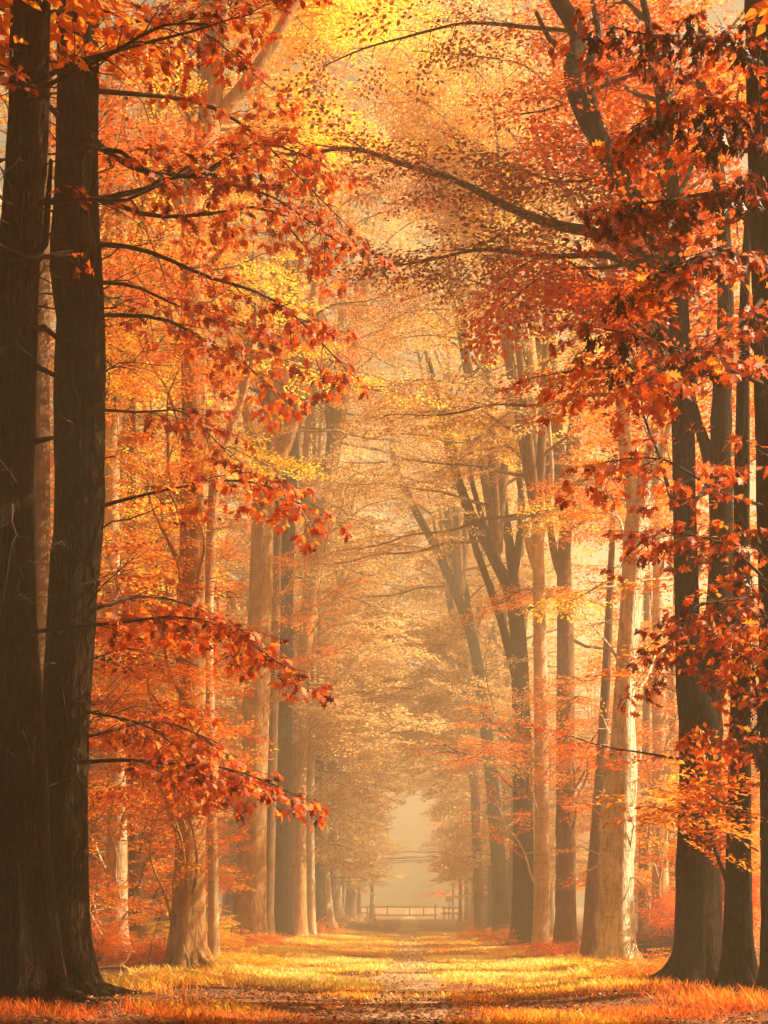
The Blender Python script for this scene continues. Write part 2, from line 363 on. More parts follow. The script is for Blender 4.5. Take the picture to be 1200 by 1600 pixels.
# ------------------------------------------------------------------ hero trees
class Tree:
    def __init__(s, d, pts, label, bark='beech', cat='tree', name='beech_tree', seed=1, flare=0.9, rough=0.05, group=None, sides=22, base_sink=0.25, dd=0.0):
        s.d = d; s.bark = bark; s.rng = np.random.default_rng(seed)
        W = [(*P(cx, py, d), wd * d / F / 2) for py, cx, wd in pts]
        W[0] = (W[0][0], W[0][1], ground_z(W[0][0], W[0][1]) - base_sink, W[0][3])
        q = catmull(W, 0.28); s.axis = q
        s.base = np.array([q[0][0], q[0][1], ground_z(q[0][0], q[0][1])])
        s.root = tag(empty(name, s.base), label, cat, group)
        mb = MB(); trunk_mesh(mb, q[:, :3], q[:, 3], seed, sides, flare, rough)
        if d < 42 and q[0][3] > .2:
            b0, r0 = q[0][:3], q[0][3]; nr = 8; a0 = s.rng.uniform(0, 6)
            for i in range(nr):
                a = a0 + i * 2 * math.pi / nr + s.rng.normal(0, .2); ex = r0 * s.rng.uniform(1.8, 3.1); c, sn = math.cos(a), math.sin(a); w_ = s.rng.normal(0, .12)
                pt = [(r0 * .55, .75 + base_sink), (r0 * 1.0, .30 + base_sink), (r0 * 1.45, .10 + base_sink), (ex, -.03 + base_sink)]
                rp = catmull([b0 + np.array([c * e_ - sn * w_ * j_, sn * e_ + c * w_ * j_, z_]) for j_, (e_, z_) in enumerate(pt)], .08)
                tube(mb, rp, np.linspace(r0 * .38, .03, len(rp)), 8)
        s.trunk = mb.build('trunk', BM[bark], s.root, s.base, True)
    def limb(s, pts, w0, w1, dend=None, name='limb', bark=None):
        n = len(pts); W = [P(px, py, s.d if dend is None else s.d + (dend - s.d) * i / (n - 1)) for i, (px, py) in enumerate(pts)]
        path = catmull(W, 0.3); k = len(path); rad = np.linspace(w0, w1, k) * s.d / F / 2
        mb = MB(); prof = 1 + 0.06 * s.rng.normal(0, 1, (k, 10)); tube(mb, path, rad, 10, prof=prof)
        return mb.build(name, BM[bark or s.bark], s.root, s.base, True)
    def at(s, z):
        A = s.axis; i = int(np.argmin(abs(A[:, 2] - z))); return A[i, :3].copy()
    def bough(s, pts, w0=8, w1=2, leaf='orange', spray='beech', withered=0.0, seed=None, **kw):
        """pts: (px, py, d) or 3-D arrays"""
        rng = np.random.default_rng(seed) if seed else s.rng
        W = [P(*p) for p in pts]; dm = W[0][1]
        mw, ml, md = MB(), MB(), MB()
        bough(mw, ml, W, w0 * dm / F / 2, w1 * dm / F / 2, rng, spray, withered=(md, withered) if withered else None, **kw)
        o = mw.build('bough', BM['twig'] if s.bark == 'dark' else BM[s.bark], s.root, s.base, True)
        if ml.V: ml.build('foliage', LM[leaf], o, s.base)
        if md.V: md.build('withered_leaves', LM['withered'], o, s.base)
        return o
    def fill(s, box_, n, leaf='orange', spray='beech', d0=None, d1=None, reach=5.5, **kw):
        x0, x1, y0, y1 = box_; d0 = d0 or s.d - 1.5; d1 = d1 or s.d + 2
        for _ in range(n):
            e = P(s.rng.uniform(x0, x1), s.rng.uniform(y0, y1), s.rng.uniform(d0, d1))
            a = s.at(e[2] - s.rng.uniform(0.5, 3.2)); v = e - a; h = np.linalg.norm(v[:2])
            if h > reach: e[:2] = a[:2] + v[:2] * reach / h; v = e - a
            m = a + v * .5 + np.array([s.rng.normal(0, .25), s.rng.normal(0, .25), 0.25 + .06 * h])
            mw, ml, md = MB(), MB(), MB(); k2 = dict(kw); wi = k2.pop('withered', 0)
            bough(mw, ml, [a, m, e], 0.05, 0.012, s.rng, spray, start=0.3, withered=(md, wi) if wi else None, **k2)
            o = mw.build('bough', BM['twig'] if s.bark == 'dark' else BM[s.bark], s.root, s.base, True)
            if ml.V: ml.build('foliage', LM[leaf], o, s.base)
            if md.V: md.build('withered_leaves', LM['withered'], o, s.base)

# gaps in the canopy where the photograph shows sun falling on something
for px, py, d, r in [(700, 1530, 34, 2.2), (480, 1535, 33, 2.0), (880, 1530, 33.5, 1.6), (600, 1515, 38, 2.0), (985, 1300, 33, 1.3), (985, 1450, 33, 1.0),
                     (985, 1200, 33, 1.1), (185, 1250, 39, 1.2), (185, 1400, 39, 1.0), (500, 590, 36, 1.3), (430, 720, 36, 1.0),
                     (880, 800, 40, 1.3), (970, 920, 34, .9), (410, 900, 50, 1.3), (410, 1200, 50, 1.2), (860, 265, 33, .8), (330, 600, 33, 1.0), (320, 1000, 33, 1.0),
                     (850, 1200, 44, .8), (850, 1050, 44, .7), (1000, 850, 33, 0.9)]:
    CORR.append((P(px, py, d), r))

# --- left of the lane
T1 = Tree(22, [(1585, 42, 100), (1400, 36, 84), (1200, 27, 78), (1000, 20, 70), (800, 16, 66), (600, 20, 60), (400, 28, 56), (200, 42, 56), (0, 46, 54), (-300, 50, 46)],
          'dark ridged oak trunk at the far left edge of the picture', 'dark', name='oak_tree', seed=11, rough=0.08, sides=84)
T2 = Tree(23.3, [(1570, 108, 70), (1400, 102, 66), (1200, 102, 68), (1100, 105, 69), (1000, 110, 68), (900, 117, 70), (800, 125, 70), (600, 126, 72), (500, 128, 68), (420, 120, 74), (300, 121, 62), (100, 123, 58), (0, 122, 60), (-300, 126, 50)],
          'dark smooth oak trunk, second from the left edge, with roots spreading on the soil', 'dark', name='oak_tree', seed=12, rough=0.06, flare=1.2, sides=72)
OK = dict(leaf='oak_red', spray='oak', sec=0.85, sec_step=0.24, step=0.34, twigs=True, hang=0.35)
T1.bough([(40, 312, 22), (160, 315, 22.3), (230, 300, 22.6), (290, 268, 23), (400, 300, 23.4), (520, 370, 23.8)], 12, 2, start=.4, seed=101, **OK)
T1.bough([(20, 150, 22), (90, 112, 21.6), (150, 95, 21.4), (260, 50, 21.5), (400, 30, 22)], 10, 2, start=.45, seed=102, **OK)
T1.bough([(40, 990, 22), (150, 975, 22), (260, 962, 22.3), (350, 985, 22.6), (450, 1040, 23)], 8, 2, start=.25, seed=103, **OK)
T2.bough([(120, 1192, 23), (230, 1188, 23), (330, 1195, 23.3), (450, 1240, 23.6)], 8, 2, start=.25, seed=104, **OK)
T2.bough([(130, 380, 23.3), (230, 392, 23), (330, 432, 23.2), (430, 475, 23.4), (530, 560, 23.8)], 9, 2, start=.35, seed=105, keep=.8, **OK)
T2.bough([(140, 492, 23.3), (260, 500, 23.6), (350, 545, 24), (420, 610, 24.4)], 8, 2, start=.35, seed=106, **OK)
T2.bough([(130, 800, 23.3), (230, 770, 23.2), (340, 755, 23.4), (420, 758, 23.6), (485, 792, 23.9)], 7, 2, start=.3, seed=107, **OK)
T2.bough([(140, 210, 23.3), (200, 262, 23.2), (290, 272, 23.4), (400, 230, 23.8), (500, 260, 24.4)], 11, 2, start=.4, seed=108, **OK)
T2.bough([(140, 60, 23.3), (230, 30, 23.8), (330, 60, 24.4), (420, 130, 25)], 9, 2, start=.35, seed=109, keep=.5, **OK)
T2.bough([(120, 1110, 23.3), (180, 1120, 23), (250, 1150, 23), (310, 1210, 23.2)], 6, 2, start=.3, seed=110, **OK)
T2.bough([(130, 300, 23.3), (220, 330, 23.6), (330, 340, 24), (420, 330, 24.4), (500, 400, 24.8)], 9, 2, start=.35, seed=111, keep=.55, **OK)
T2.bough([(130, 140, 23.3), (230, 150, 23.8), (340, 170, 24.4), (440, 250, 25), (530, 340, 25.4)], 9, 2, start=.35, seed=112, keep=.55, **OK)
T2.bough([(130, 440, 23.3), (220, 450, 24), (320, 490, 24.6), (400, 520, 25)], 8, 2, start=.35, seed=113, **OK)
T2.bough([(130, 640, 23.3), (210, 640, 24), (290, 650, 24.6), (350, 700, 25)], 6, 2, start=.35, seed=114, **OK)
T2.bough([(130, 960, 23.3), (220, 930, 24), (320, 960, 24.6), (400, 1000, 25)], 6, 2, start=.3, seed=115, **OK)
T2.bough([(140, 1150, 23.3), (240, 1130, 24), (320, 1150, 24.6), (400, 1230, 25)], 6, 2, start=.2, seed=116, **OK)
T1.bough([(30, 30, 22), (120, 10, 22.5), (220, 40, 23), (320, 20, 23.5)], 9, 2, start=.4, seed=117, **OK)
for i, pts in enumerate([[(30, 170, 22), (90, 118, 21), (170, 90, 20.6), (260, 48, 20.4), (330, 30, 20.4)], [(60, 318, 22), (120, 308, 21.2), (190, 316, 21), (250, 292, 21), (300, 262, 21.2)],
                         [(90, 180, 23), (60, 150, 22), (20, 110, 21), (-20, 90, 20.6)], [(110, 395, 23), (60, 400, 22), (20, 390, 21), (-20, 380, 20.6)], [(120, 225, 23.3), (190, 240, 22.4), (240, 275, 22.2), (310, 268, 22.4), (360, 230, 23)]]):
    (T2 if pts[0][2] > 22 else T1).bough(pts, 10, 3, leaf='oak_red', spray='oak', sec=.9, sec_step=.22, step=.5, start=.15, keep=.12, seed=130 + i, wig=.07)
T1.limb([(20, 520), (70, 512), (98, 535)], 14, 7, name='branch_stub')
T1.limb([(20, 580), (60, 574), (96, 592)], 13, 6, name='branch_stub')
T1.limb([(25, 700), (55, 690), (82, 684)], 14, 6, name='branch_stub')
T1.limb([(30, 430), (70, 380), (75, 320), (80, 250)], 16, 6, dend=21.6, name='branch_stub')
rg = np.random.default_rng(5)
for T in (T1, T2):                                             # dead twigs on the two near trunks
    for k in range(44):
        z = rg.uniform(P(0, 1250, 22)[2], P(0, 0, 22)[2]) if k > 10 else rg.uniform(P(0, 500, 22)[2], P(0, 20, 22)[2])
        a = T.at(z); th = rg.uniform(-2.9, 0.3); v = np.array([math.cos(th), math.sin(th), rg.normal(.1, .4)]); ln = rg.uniform(.4, 1.4)
        u = np.linspace(0, 1, 6); q = a + v * .22 + v * (u * ln)[:, None] + rg.normal(0, .035, (6, 3)); mb = MB(); tube(mb, q, np.linspace(.017, .004, 6), 4)
        for j in (2, 3, 4):
            v2 = v + rg.normal(0, .7, 3); tube(mb, np.array([q[j], q[j] + v2 * rg.uniform(.15, .4), q[j] + v2 * rg.uniform(.4, .55) + rg.normal(0, .06, 3)]), [.007, .005, .002], 3)
        mb.build('dead_twig', BM['twig'], T.root, T.base, True)

C = Tree(33, [(1512, 293, 56), (1400, 295, 50), (1200, 300, 45), (1000, 300, 43), (800, 300, 41), (600, 303, 41), (400, 300, 38), (300, 303, 36), (200, 325, 38), (100, 337, 28), (0, 348, 24), (-200, 352, 18)],
         'tall beech with red lit edge and forked top, just right of the two dark oaks', 'tan', seed=21)
C.limb([(328, 200), (355, 165), (395, 115), (430, 60), (470, -20), (510, -120)], 22, 12)
C.limb([(322, 200), (318, 120), (322, 40), (312, -60), (300, -160)], 22, 12)
C.limb([(292, 350), (268, 295), (242, 230), (230, 140), (200, 60)], 16, 8)
C.limb([(300, 440), (340, 400), (375, 350)], 12, 7)
C2 = Tree(34, [(1515, 334, 16), (1300, 332, 15), (1000, 325, 15), (860, 329, 15), (780, 333, 16), (720, 338, 15), (690, 352, 14), (650, 368, 12), (560, 395, 8), (480, 400, 6)],
          'slender bent young beech leaning out beside the tall forked beech', 'pale', seed=22, sides=12)
C2.limb([(338, 720), (322, 680), (318, 630), (325, 560)], 10, 5)
D = Tree(50, [(1482, 388, 50), (1300, 394, 44), (1100, 400, 42), (900, 408, 38), (800, 411, 36), (720, 419, 33), (650, 428, 26), (560, 438, 20), (440, 430, 15), (300, 420, 10)],
         'stout pale beech whose trunk forks into a V beside yellow leaves', 'tan', seed=23)
D.limb([(418, 760), (436, 715), (456, 665), (470, 600), (485, 500), (500, 400)], 24, 12)
D.limb([(415, 740), (392, 680), (380, 620), (372, 520)], 16, 8)
E1 = Tree(57, [(1475, 440, 32), (1200, 441, 28), (900, 445, 26), (700, 455, 22), (500, 462, 14), (380, 440, 8)], 'dark straight beech directly behind the stout pale forked beech', 'dark', seed=24, sides=16)
E4 = Tree(54, [(1477, 416, 20), (1200, 424, 18), (900, 432, 14), (700, 436, 10)], 'thin brown trunk squeezed between the pale forked beech and a dark one', 'beech', name='young_beech', seed=25, sides=14)
E2 = Tree(60, [(1471, 466, 24), (1200, 468, 22), (1000, 478, 22), (850, 500, 17), (690, 525, 14), (520, 560, 11), (420, 572, 8), (330, 548, 5)], 'grey brown beech leaning over the lane high up on the left side', 'tan', seed=26, sides=14)
E2.limb([(476, 1010), (482, 850), (478, 700), (500, 560)], 15, 8)
E2.limb([(568, 440), (590, 370), (620, 320)], 7, 3)
E3 = Tree(62, [(1469, 486, 14), (1250, 485, 13), (1000, 490, 11), (800, 495, 9), (600, 505, 6)], 'thin sunlit trunk with a small knot beside the grey brown leaning beech', 'pale', name='young_beech', seed=27, sides=12)
S1 = Tree(39, [(1505, 180, 38), (1300, 183, 32), (1100, 180, 27), (900, 176, 24), (600, 175, 20), (300, 172, 15), (0, 170, 10)], 'sunlit pale beech standing in red undergrowth between dark oaks and forked beech', 'pale', seed=28)
S2 = Tree(41, [(1500, 212, 21), (1300, 210, 19), (1000, 206, 16), (700, 205, 13), (300, 207, 8)], 'slimmer beech close on the right of the sunlit pale one in red undergrowth', 'beech', seed=29, sides=14)
S3 = Tree(31, [(1526, 58, 34), (1200, 58, 32), (900, 62, 30), (600, 62, 28), (300, 66, 24), (0, 70, 18)], 'brown trunk glimpsed in the gap between the two dark oaks', 'beech', seed=30)

# --- right of the lane
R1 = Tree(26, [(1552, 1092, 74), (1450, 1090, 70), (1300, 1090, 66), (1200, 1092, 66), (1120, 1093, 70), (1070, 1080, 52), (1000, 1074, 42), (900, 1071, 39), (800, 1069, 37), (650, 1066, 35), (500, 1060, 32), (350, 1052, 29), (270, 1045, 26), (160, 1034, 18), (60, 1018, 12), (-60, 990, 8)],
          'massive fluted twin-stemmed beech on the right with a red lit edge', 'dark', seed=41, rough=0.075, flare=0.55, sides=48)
R1.limb([(1105, 1110), (1118, 1040), (1124, 960), (1128, 880), (1127, 800), (1128, 600), (1134, 480), (1126, 300), (1098, 150), (1080, 40)], 46, 11)
R1.limb([(1128, 830), (1117, 760), (1100, 690), (1082, 630), (1072, 560)], 24, 12)
R1.limb([(1060, 470), (1040, 400), (1003, 335), (950, 245), (908, 165), (893, 110), (904, 55), (872, 0), (835, -70)], 34, 25, dend=27, name='curved_limb')
R1.limb([(950, 250), (920, 120), (935, 60), (925, 0)], 14, 8, dend=27.5)
R1.limb([(895, 90), (860, 62), (838, 20)], 10, 6, dend=27)
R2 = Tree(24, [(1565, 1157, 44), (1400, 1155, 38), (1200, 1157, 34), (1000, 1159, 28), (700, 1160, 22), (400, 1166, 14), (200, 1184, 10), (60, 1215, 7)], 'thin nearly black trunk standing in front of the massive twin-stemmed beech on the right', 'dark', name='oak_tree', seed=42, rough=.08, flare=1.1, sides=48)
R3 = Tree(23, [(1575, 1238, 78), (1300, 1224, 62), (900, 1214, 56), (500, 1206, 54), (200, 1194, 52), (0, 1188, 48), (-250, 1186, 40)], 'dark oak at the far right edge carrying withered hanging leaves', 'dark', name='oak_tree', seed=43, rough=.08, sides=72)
R4 = Tree(33, [(1519, 966, 54), (1450, 964, 52), (1350, 966, 52), (1250, 970, 52), (1180, 975, 44), (1100, 976, 34), (1000, 982, 32), (900, 990, 34), (820, 996, 36), (750, 1010, 26), (650, 1030, 18), (500, 1048, 14), (350, 1060, 9)],
          'whitish sunlit beech with peeling bark on the right verge', 'white', seed=44, flare=1.3, rough=.09)
R4.limb([(995, 830), (985, 760), (975, 680), (965, 560), (955, 420), (940, 330)], 24, 9)
R4.limb([(965, 460), (930, 370), (890, 305), (862, 262), (845, 232), (835, 190)], 17, 11, name='bare_limb')
R4.limb([(1000, 820), (1020, 770), (1040, 690), (1062, 600)], 16, 8)
R4.limb([(955, 1240), (950, 1205), (946, 1192)], 20, 17, name='broken_stub')
for q in ([(962, 1300), (935, 1270), (910, 1250), (905, 1235)], [(960, 1345), (925, 1330), (905, 1325)], [(965, 1370), (1000, 1372), (1030, 1385)], [(940, 1350), (915, 1362), (900, 1375)], [(975, 1370), (984, 1330), (990, 1290), (978, 1260)]):
    R4.limb(q, 4, 1.2, dend=32.4, name='dead_twig')
R5 = Tree(38, [(1503, 921, 24), (1400, 926, 22), (1300, 933, 20), (1150, 942, 16), (950, 952, 12), (800, 958, 8)], 'dark young beech leaning right beside the whitish peeling one', 'beech', name='young_beech', seed=45, sides=12)
R6 = Tree(47, [(1487, 884, 34), (1300, 884, 33), (1100, 884, 31), (960, 884, 28), (880, 882, 22), (780, 888, 18), (650, 895, 14), (480, 900, 10)], 'knotty brown beech with a kinked side limb between pale pole and peeling beech', 'beech', seed=46, rough=.1)
R6.limb([(884, 920), (866, 865), (858, 800), (850, 700)], 14, 7)
R6.limb([(896, 1000), (915, 1010), (940, 1013), (965, 1010)], 6, 3)
R7 = Tree(44, [(1492, 845, 24), (1300, 846, 23), (1000, 843, 21), (830, 840, 19), (700, 836, 14), (550, 830, 10)], 'straight pale pole-like beech with a bright right edge', 'pale', seed=47, sides=14)
R7.limb([(841, 900), (825, 850), (812, 780)], 12, 7)
R8 = Tree(52, [(1479, 816, 32), (1300, 817, 30), (1100, 814, 27), (980, 808, 24), (920, 795, 20), (870, 770, 16), (800, 735, 14), (720, 706, 12), (640, 688, 9), (560, 670, 6)], 'dark beech arching left over the lane, beside the straight pale pole', 'dark', seed=48, sides=16)
R8.limb([(808, 960), (800, 880), (785, 780), (770, 700), (765, 600)], 18, 8)
R8.limb([(795, 930), (760, 830), (735, 740), (730, 650)], 11, 6)
R9 = Tree(64, [(1466, 785, 24), (1300, 775, 21), (1150, 760, 18), (1000, 738, 16), (880, 692, 13), (790, 645, 11), (720, 616, 9), (650, 612, 6)], 'hazy slanting beech leaning far left across the avenue', 'dark', seed=49, sides=12)
R9.limb([(740, 1000), (715, 850), (680, 730), (675, 650)], 10, 5)
R10 = Tree(70, [(1461, 750, 16), (1200, 740, 14), (1000, 725, 11), (850, 700, 8)], 'thin hazy trunk on the lane side of the slanting beech', 'beech', name='young_beech', seed=50, sides=10)
R11 = Tree(43, [(1494, 1030, 28), (1350, 1032, 26), (1200, 1030, 23), (950, 1028, 18), (700, 1030, 12)], 'pale beech in the gap between the peeling beech and the massive twin-stemmed one', 'pale', seed=51, sides=14)
R12 = Tree(50, [(1482, 1006, 16), (1300, 1006, 15), (1100, 1010, 12), (900, 1010, 9)], 'thin beech just right of the whitish peeling trunk, farther back', 'beech', name='young_beech', seed=52, sides=12)

# --- boughs of the right side
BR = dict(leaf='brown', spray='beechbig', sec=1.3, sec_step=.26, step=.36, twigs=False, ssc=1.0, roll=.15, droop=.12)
R1.bough([(1050, 430, 26.2), (950, 372, 27), (870, 352, 27.4), (780, 316, 27.8), (660, 262, 28.2), (560, 238, 28.6), (440, 236, 29)], 24, 4, start=.3, seed=201, **BR)
R1.bough([(1045, 440, 26.2), (930, 400, 27), (800, 395, 27.6), (690, 400, 28), (610, 412, 28.3)], 15, 3, start=.25, seed=202, **BR)
R1.bough([(900, 120, 27), (930, 68, 27), (850, 42, 27.3), (730, 38, 27.7), (600, 66, 28.2), (500, 105, 28.6)], 9, 2, start=.35, seed=203, **{**BR, 'sec': 1.0, 'keep': .5})
R1.bough([(1040, 400, 26), (930, 420, 26.5), (850, 430, 26.8), (790, 480, 27)], 8, 2, leaf='oak_red', spray='beechbig', sec=.9, start=.4, seed=204, hang=.5)
R1.bough([(1060, 350, 26), (960, 290, 26.5), (880, 280, 27), (760, 250, 27.4)], 9, 2, start=.3, seed=205, **BR)
R1.bough([(1045, 100, 26), (960, 130, 26.5), (880, 160, 27), (800, 180, 27.4)], 9, 2, leaf='oak_red', spray='beechbig', sec=1.2, start=.3, seed=206)
R1.bough([(1060, 620, 26), (1000, 590, 26.4), (920, 580, 26.8), (850, 590, 27)], 8, 2, leaf='oak_red', spray='beechbig', sec=1.1, start=.25, seed=207)
R1.bough([(1080, 1190, 26), (1020, 1180, 26.3), (960, 1165, 26.7), (900, 1150, 27)], 6, 2, leaf='oak_red', spray='beech', sec=.7, start=.15, seed=208)
R1.fill((980, 1100, 20, 330), 8, 'oak_red', 'beechbig', 25.5, 29, sec=1.2)
R1.fill((850, 980, 0, 300), 5, 'oak_red', 'beechbig', 28, 31, sec=1.2, reach=6.5)
R1.fill((880, 1060, 350, 600), 10, 'oak_red', 'beechbig', 25, 28, sec=1.2)
R1.fill((1060, 1190, 100, 700), 12, 'orange', 'beechbig', 27.5, 31, sec=1.2)
R1.fill((780, 1000, -60, 220), 5, 'orange', 'beech', 29, 32, sec=1.3, reach=7)
R1.fill((1080, 1180, 700, 1180), 6, 'orange', 'beechbig', 28, 31, sec=1.0)
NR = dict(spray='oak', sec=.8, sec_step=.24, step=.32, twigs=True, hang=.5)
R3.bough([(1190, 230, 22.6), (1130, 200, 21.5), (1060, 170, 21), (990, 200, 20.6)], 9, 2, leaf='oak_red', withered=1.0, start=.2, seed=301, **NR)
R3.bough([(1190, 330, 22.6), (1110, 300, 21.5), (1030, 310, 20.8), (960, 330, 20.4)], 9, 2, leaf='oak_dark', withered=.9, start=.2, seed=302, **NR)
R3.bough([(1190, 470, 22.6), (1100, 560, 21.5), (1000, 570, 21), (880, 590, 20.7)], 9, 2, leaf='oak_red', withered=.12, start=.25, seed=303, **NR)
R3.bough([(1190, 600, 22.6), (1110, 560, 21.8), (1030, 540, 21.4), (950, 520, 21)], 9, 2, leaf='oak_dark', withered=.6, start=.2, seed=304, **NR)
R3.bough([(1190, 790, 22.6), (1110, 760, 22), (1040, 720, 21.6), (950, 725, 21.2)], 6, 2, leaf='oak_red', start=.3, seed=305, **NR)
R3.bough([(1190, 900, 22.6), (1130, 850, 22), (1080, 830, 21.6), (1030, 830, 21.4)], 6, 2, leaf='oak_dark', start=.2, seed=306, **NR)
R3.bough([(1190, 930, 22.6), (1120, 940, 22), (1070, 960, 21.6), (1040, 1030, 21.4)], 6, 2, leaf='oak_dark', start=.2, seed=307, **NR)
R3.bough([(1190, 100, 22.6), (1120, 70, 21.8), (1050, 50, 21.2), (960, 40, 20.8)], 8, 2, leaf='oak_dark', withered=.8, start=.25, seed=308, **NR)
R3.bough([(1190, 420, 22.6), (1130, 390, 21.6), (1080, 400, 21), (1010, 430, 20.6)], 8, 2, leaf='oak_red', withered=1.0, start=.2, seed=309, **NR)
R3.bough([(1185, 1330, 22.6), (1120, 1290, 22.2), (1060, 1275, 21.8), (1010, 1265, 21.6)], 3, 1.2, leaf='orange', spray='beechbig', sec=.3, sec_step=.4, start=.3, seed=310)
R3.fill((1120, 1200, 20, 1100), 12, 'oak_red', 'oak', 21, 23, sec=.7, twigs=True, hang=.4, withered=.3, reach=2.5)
R2.fill((1090, 1190, 1080, 1420), 4, 'orange', 'beechbig', 23, 25, sec=.5, reach=1.5)

# --- boughs farther along on the right
R4.bough([(985, 900, 33), (960, 905, 33), (920, 925, 33.4), (880, 940, 33.8)], 5, 2, leaf='yellow', sec=.9, start=.1, seed=401, sec_step=.2, toff=.22)
R4.bough([(1050, 905, 35), (990, 908, 34.5), (930, 918, 34), (890, 930, 34)], 5, 2, leaf='yellow', sec=.9, start=.1, seed=402, sec_step=.2, toff=.22)
R8.limb([(812, 1080), (780, 960), (742, 850), (715, 740), (700, 640)], 15, 7)
R8.limb([(800, 920), (815, 800), (805, 690), (815, 600)], 13, 6)
R7.limb([(842, 860), (862, 760), (858, 660)], 9, 5)
R6.bough([(884, 830, 47), (930, 800, 44), (900, 790, 41), (820, 815, 39)], 6, 2, leaf='yellow', sec=1.4, start=.3, seed=403, sec_step=.2, toff=.22)
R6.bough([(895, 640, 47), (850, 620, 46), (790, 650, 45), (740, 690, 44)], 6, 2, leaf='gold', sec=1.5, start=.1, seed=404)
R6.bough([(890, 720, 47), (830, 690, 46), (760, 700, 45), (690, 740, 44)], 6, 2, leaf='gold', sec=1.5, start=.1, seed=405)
R8.bough([(815, 960, 52), (860, 930, 48), (830, 920, 45), (780, 940, 43)], 6, 2, leaf='orange', sec=1.5, start=.2, seed=406)
R8.bough([(815, 1180, 52), (780, 1160, 49), (730, 1180, 47), (690, 1160, 46)], 5, 2, leaf='orange', sec=1.4, start=.1, seed=407)
R6.fill((880, 1010, 1020, 1200), 7, 'orange', 'beech', 36, 46, sec=1.2, reach=6)
R4.fill((900, 1060, 950, 1200), 7, 'orange', 'beech', 31, 36, sec=1.2)
R4.fill((880, 1060, 600, 840), 8, 'orange', 'beech', 35, 41, sec=1.4, reach=7)
R7.fill((760, 880, 1080, 1280), 6, 'orange', 'beech', 42, 48, sec=1.3)
R11.fill((990, 1080, 1220, 1320), 5, 'yellow', 'beech', 36, 42, sec=1.1)
R8.fill((700, 820, 1020, 1200), 5, 'gold', 'beech', 48, 56, sec=1.5)

# --- boughs farther along on the left
C.bough([(303, 600, 33), (400, 560, 34), (480, 575, 35), (590, 612, 36)], 7, 2, leaf='yellow', sec=1.3, start=.25, seed=501, sec_step=.2, toff=.22)
C.bough([(303, 730, 33), (350, 700, 34), (400, 715, 35), (440, 735, 36)], 6, 2, leaf='yellow', sec=1.0, start=.2, seed=502, sec_step=.2, toff=.22)
C.bough([(303, 500, 33), (360, 450, 34), (400, 455, 35), (440, 480, 36)], 6, 2, leaf='yellow', sec=1.1, start=.2, seed=503, sec_step=.2, toff=.22)
C.fill((160, 300, 380, 1000), 14, 'orange', 'beech', 29, 34, sec=1.3)
C.fill((180, 280, 250, 620), 6, 'yellow', 'beech', 34, 38, sec=1.4)
C.fill((160, 400, -50, 300), 12, 'yellow', 'beech', 32, 38, sec=1.4)
C.fill((150, 330, 1000, 1280), 12, 'orange', 'beech', 28, 34, sec=1.2)
S1.fill((150, 330, 350, 950), 14, 'yellow', 'beechbig', 36, 42, sec=1.4)
S1.fill((0, 160, 100, 1350), 14, 'orange', 'beechbig', 36, 42, sec=1.4, reach=6.5)
S1.fill((20, 290, 1000, 1420), 14, 'orange', 'beechbig', 33, 44, sec=1.3, reach=6)
S2.fill((220, 380, 900, 1400), 12, 'orange', 'beechbig', 38, 48, sec=1.3, reach=6)
R11.fill((900, 1070, 1150, 1420), 10, 'orange', 'beechbig', 38, 52, sec=1.2, reach=6)
R11.fill((1040, 1190, 600, 1420), 16, 'orange', 'beechbig', 34, 44, sec=1.3, reach=6)
C.fill((330, 560, -90, 60), 6, 'yellow', 'beechbig', 36, 42, sec=1.6, reach=8)
R11.fill((900, 1080, 640, 1020), 12, 'orange', 'beechbig', 42, 52, sec=1.4, reach=7)
R7.fill((560, 700, -90, 80), 8, 'yellow', 'beechbig', 40, 46, sec=1.7, reach=9)
C.fill((150, 280, 40, 620), 4, 'oak_red', 'beechbig', 26.5, 31, sec=1.1, reach=7.5)
C.fill((150, 285, 760, 1260), 5, 'oak_red', 'beechbig', 26.5, 31, sec=1.0, reach=7.5)
R1.bough([(1040, 430, 26.2), (930, 440, 26.8), (860, 400, 27.2), (800, 430, 27.4), (765, 480, 27.5)], 8, 2, leaf='oak_red', spray='beechbig', sec=1.0, sec_step=.2, start=.35, seed=212, hang=.5)
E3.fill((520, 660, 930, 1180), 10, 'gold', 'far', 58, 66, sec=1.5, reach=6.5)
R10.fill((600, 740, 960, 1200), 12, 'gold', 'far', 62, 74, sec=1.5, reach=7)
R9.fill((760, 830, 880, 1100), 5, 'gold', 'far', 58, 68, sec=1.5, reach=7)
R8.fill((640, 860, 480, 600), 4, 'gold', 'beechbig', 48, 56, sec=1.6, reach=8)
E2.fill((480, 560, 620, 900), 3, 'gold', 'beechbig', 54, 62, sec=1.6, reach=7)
S2.fill((230, 360, 1100, 1350), 9, 'orange', 'beechbig', 38, 44, sec=1.2, reach=4)
D.fill((420, 560, 820, 1080), 7, 'orange', 'beech', 48, 54, sec=1.3)
D.fill((320, 400, 480, 700), 4, 'yellow', 'beech', 46, 54, sec=1.4)
C.fill((380, 600, -80, 260), 10, 'yellow', 'beechbig', 35, 41, sec=1.5, reach=8)
R6.fill((600, 800, -60, 280), 12, 'gold', 'beechbig', 40, 48, sec=1.6, reach=9)
E2.fill((490, 610, 950, 1250), 9, 'gold', 'beechbig', 56, 64, sec=1.4)

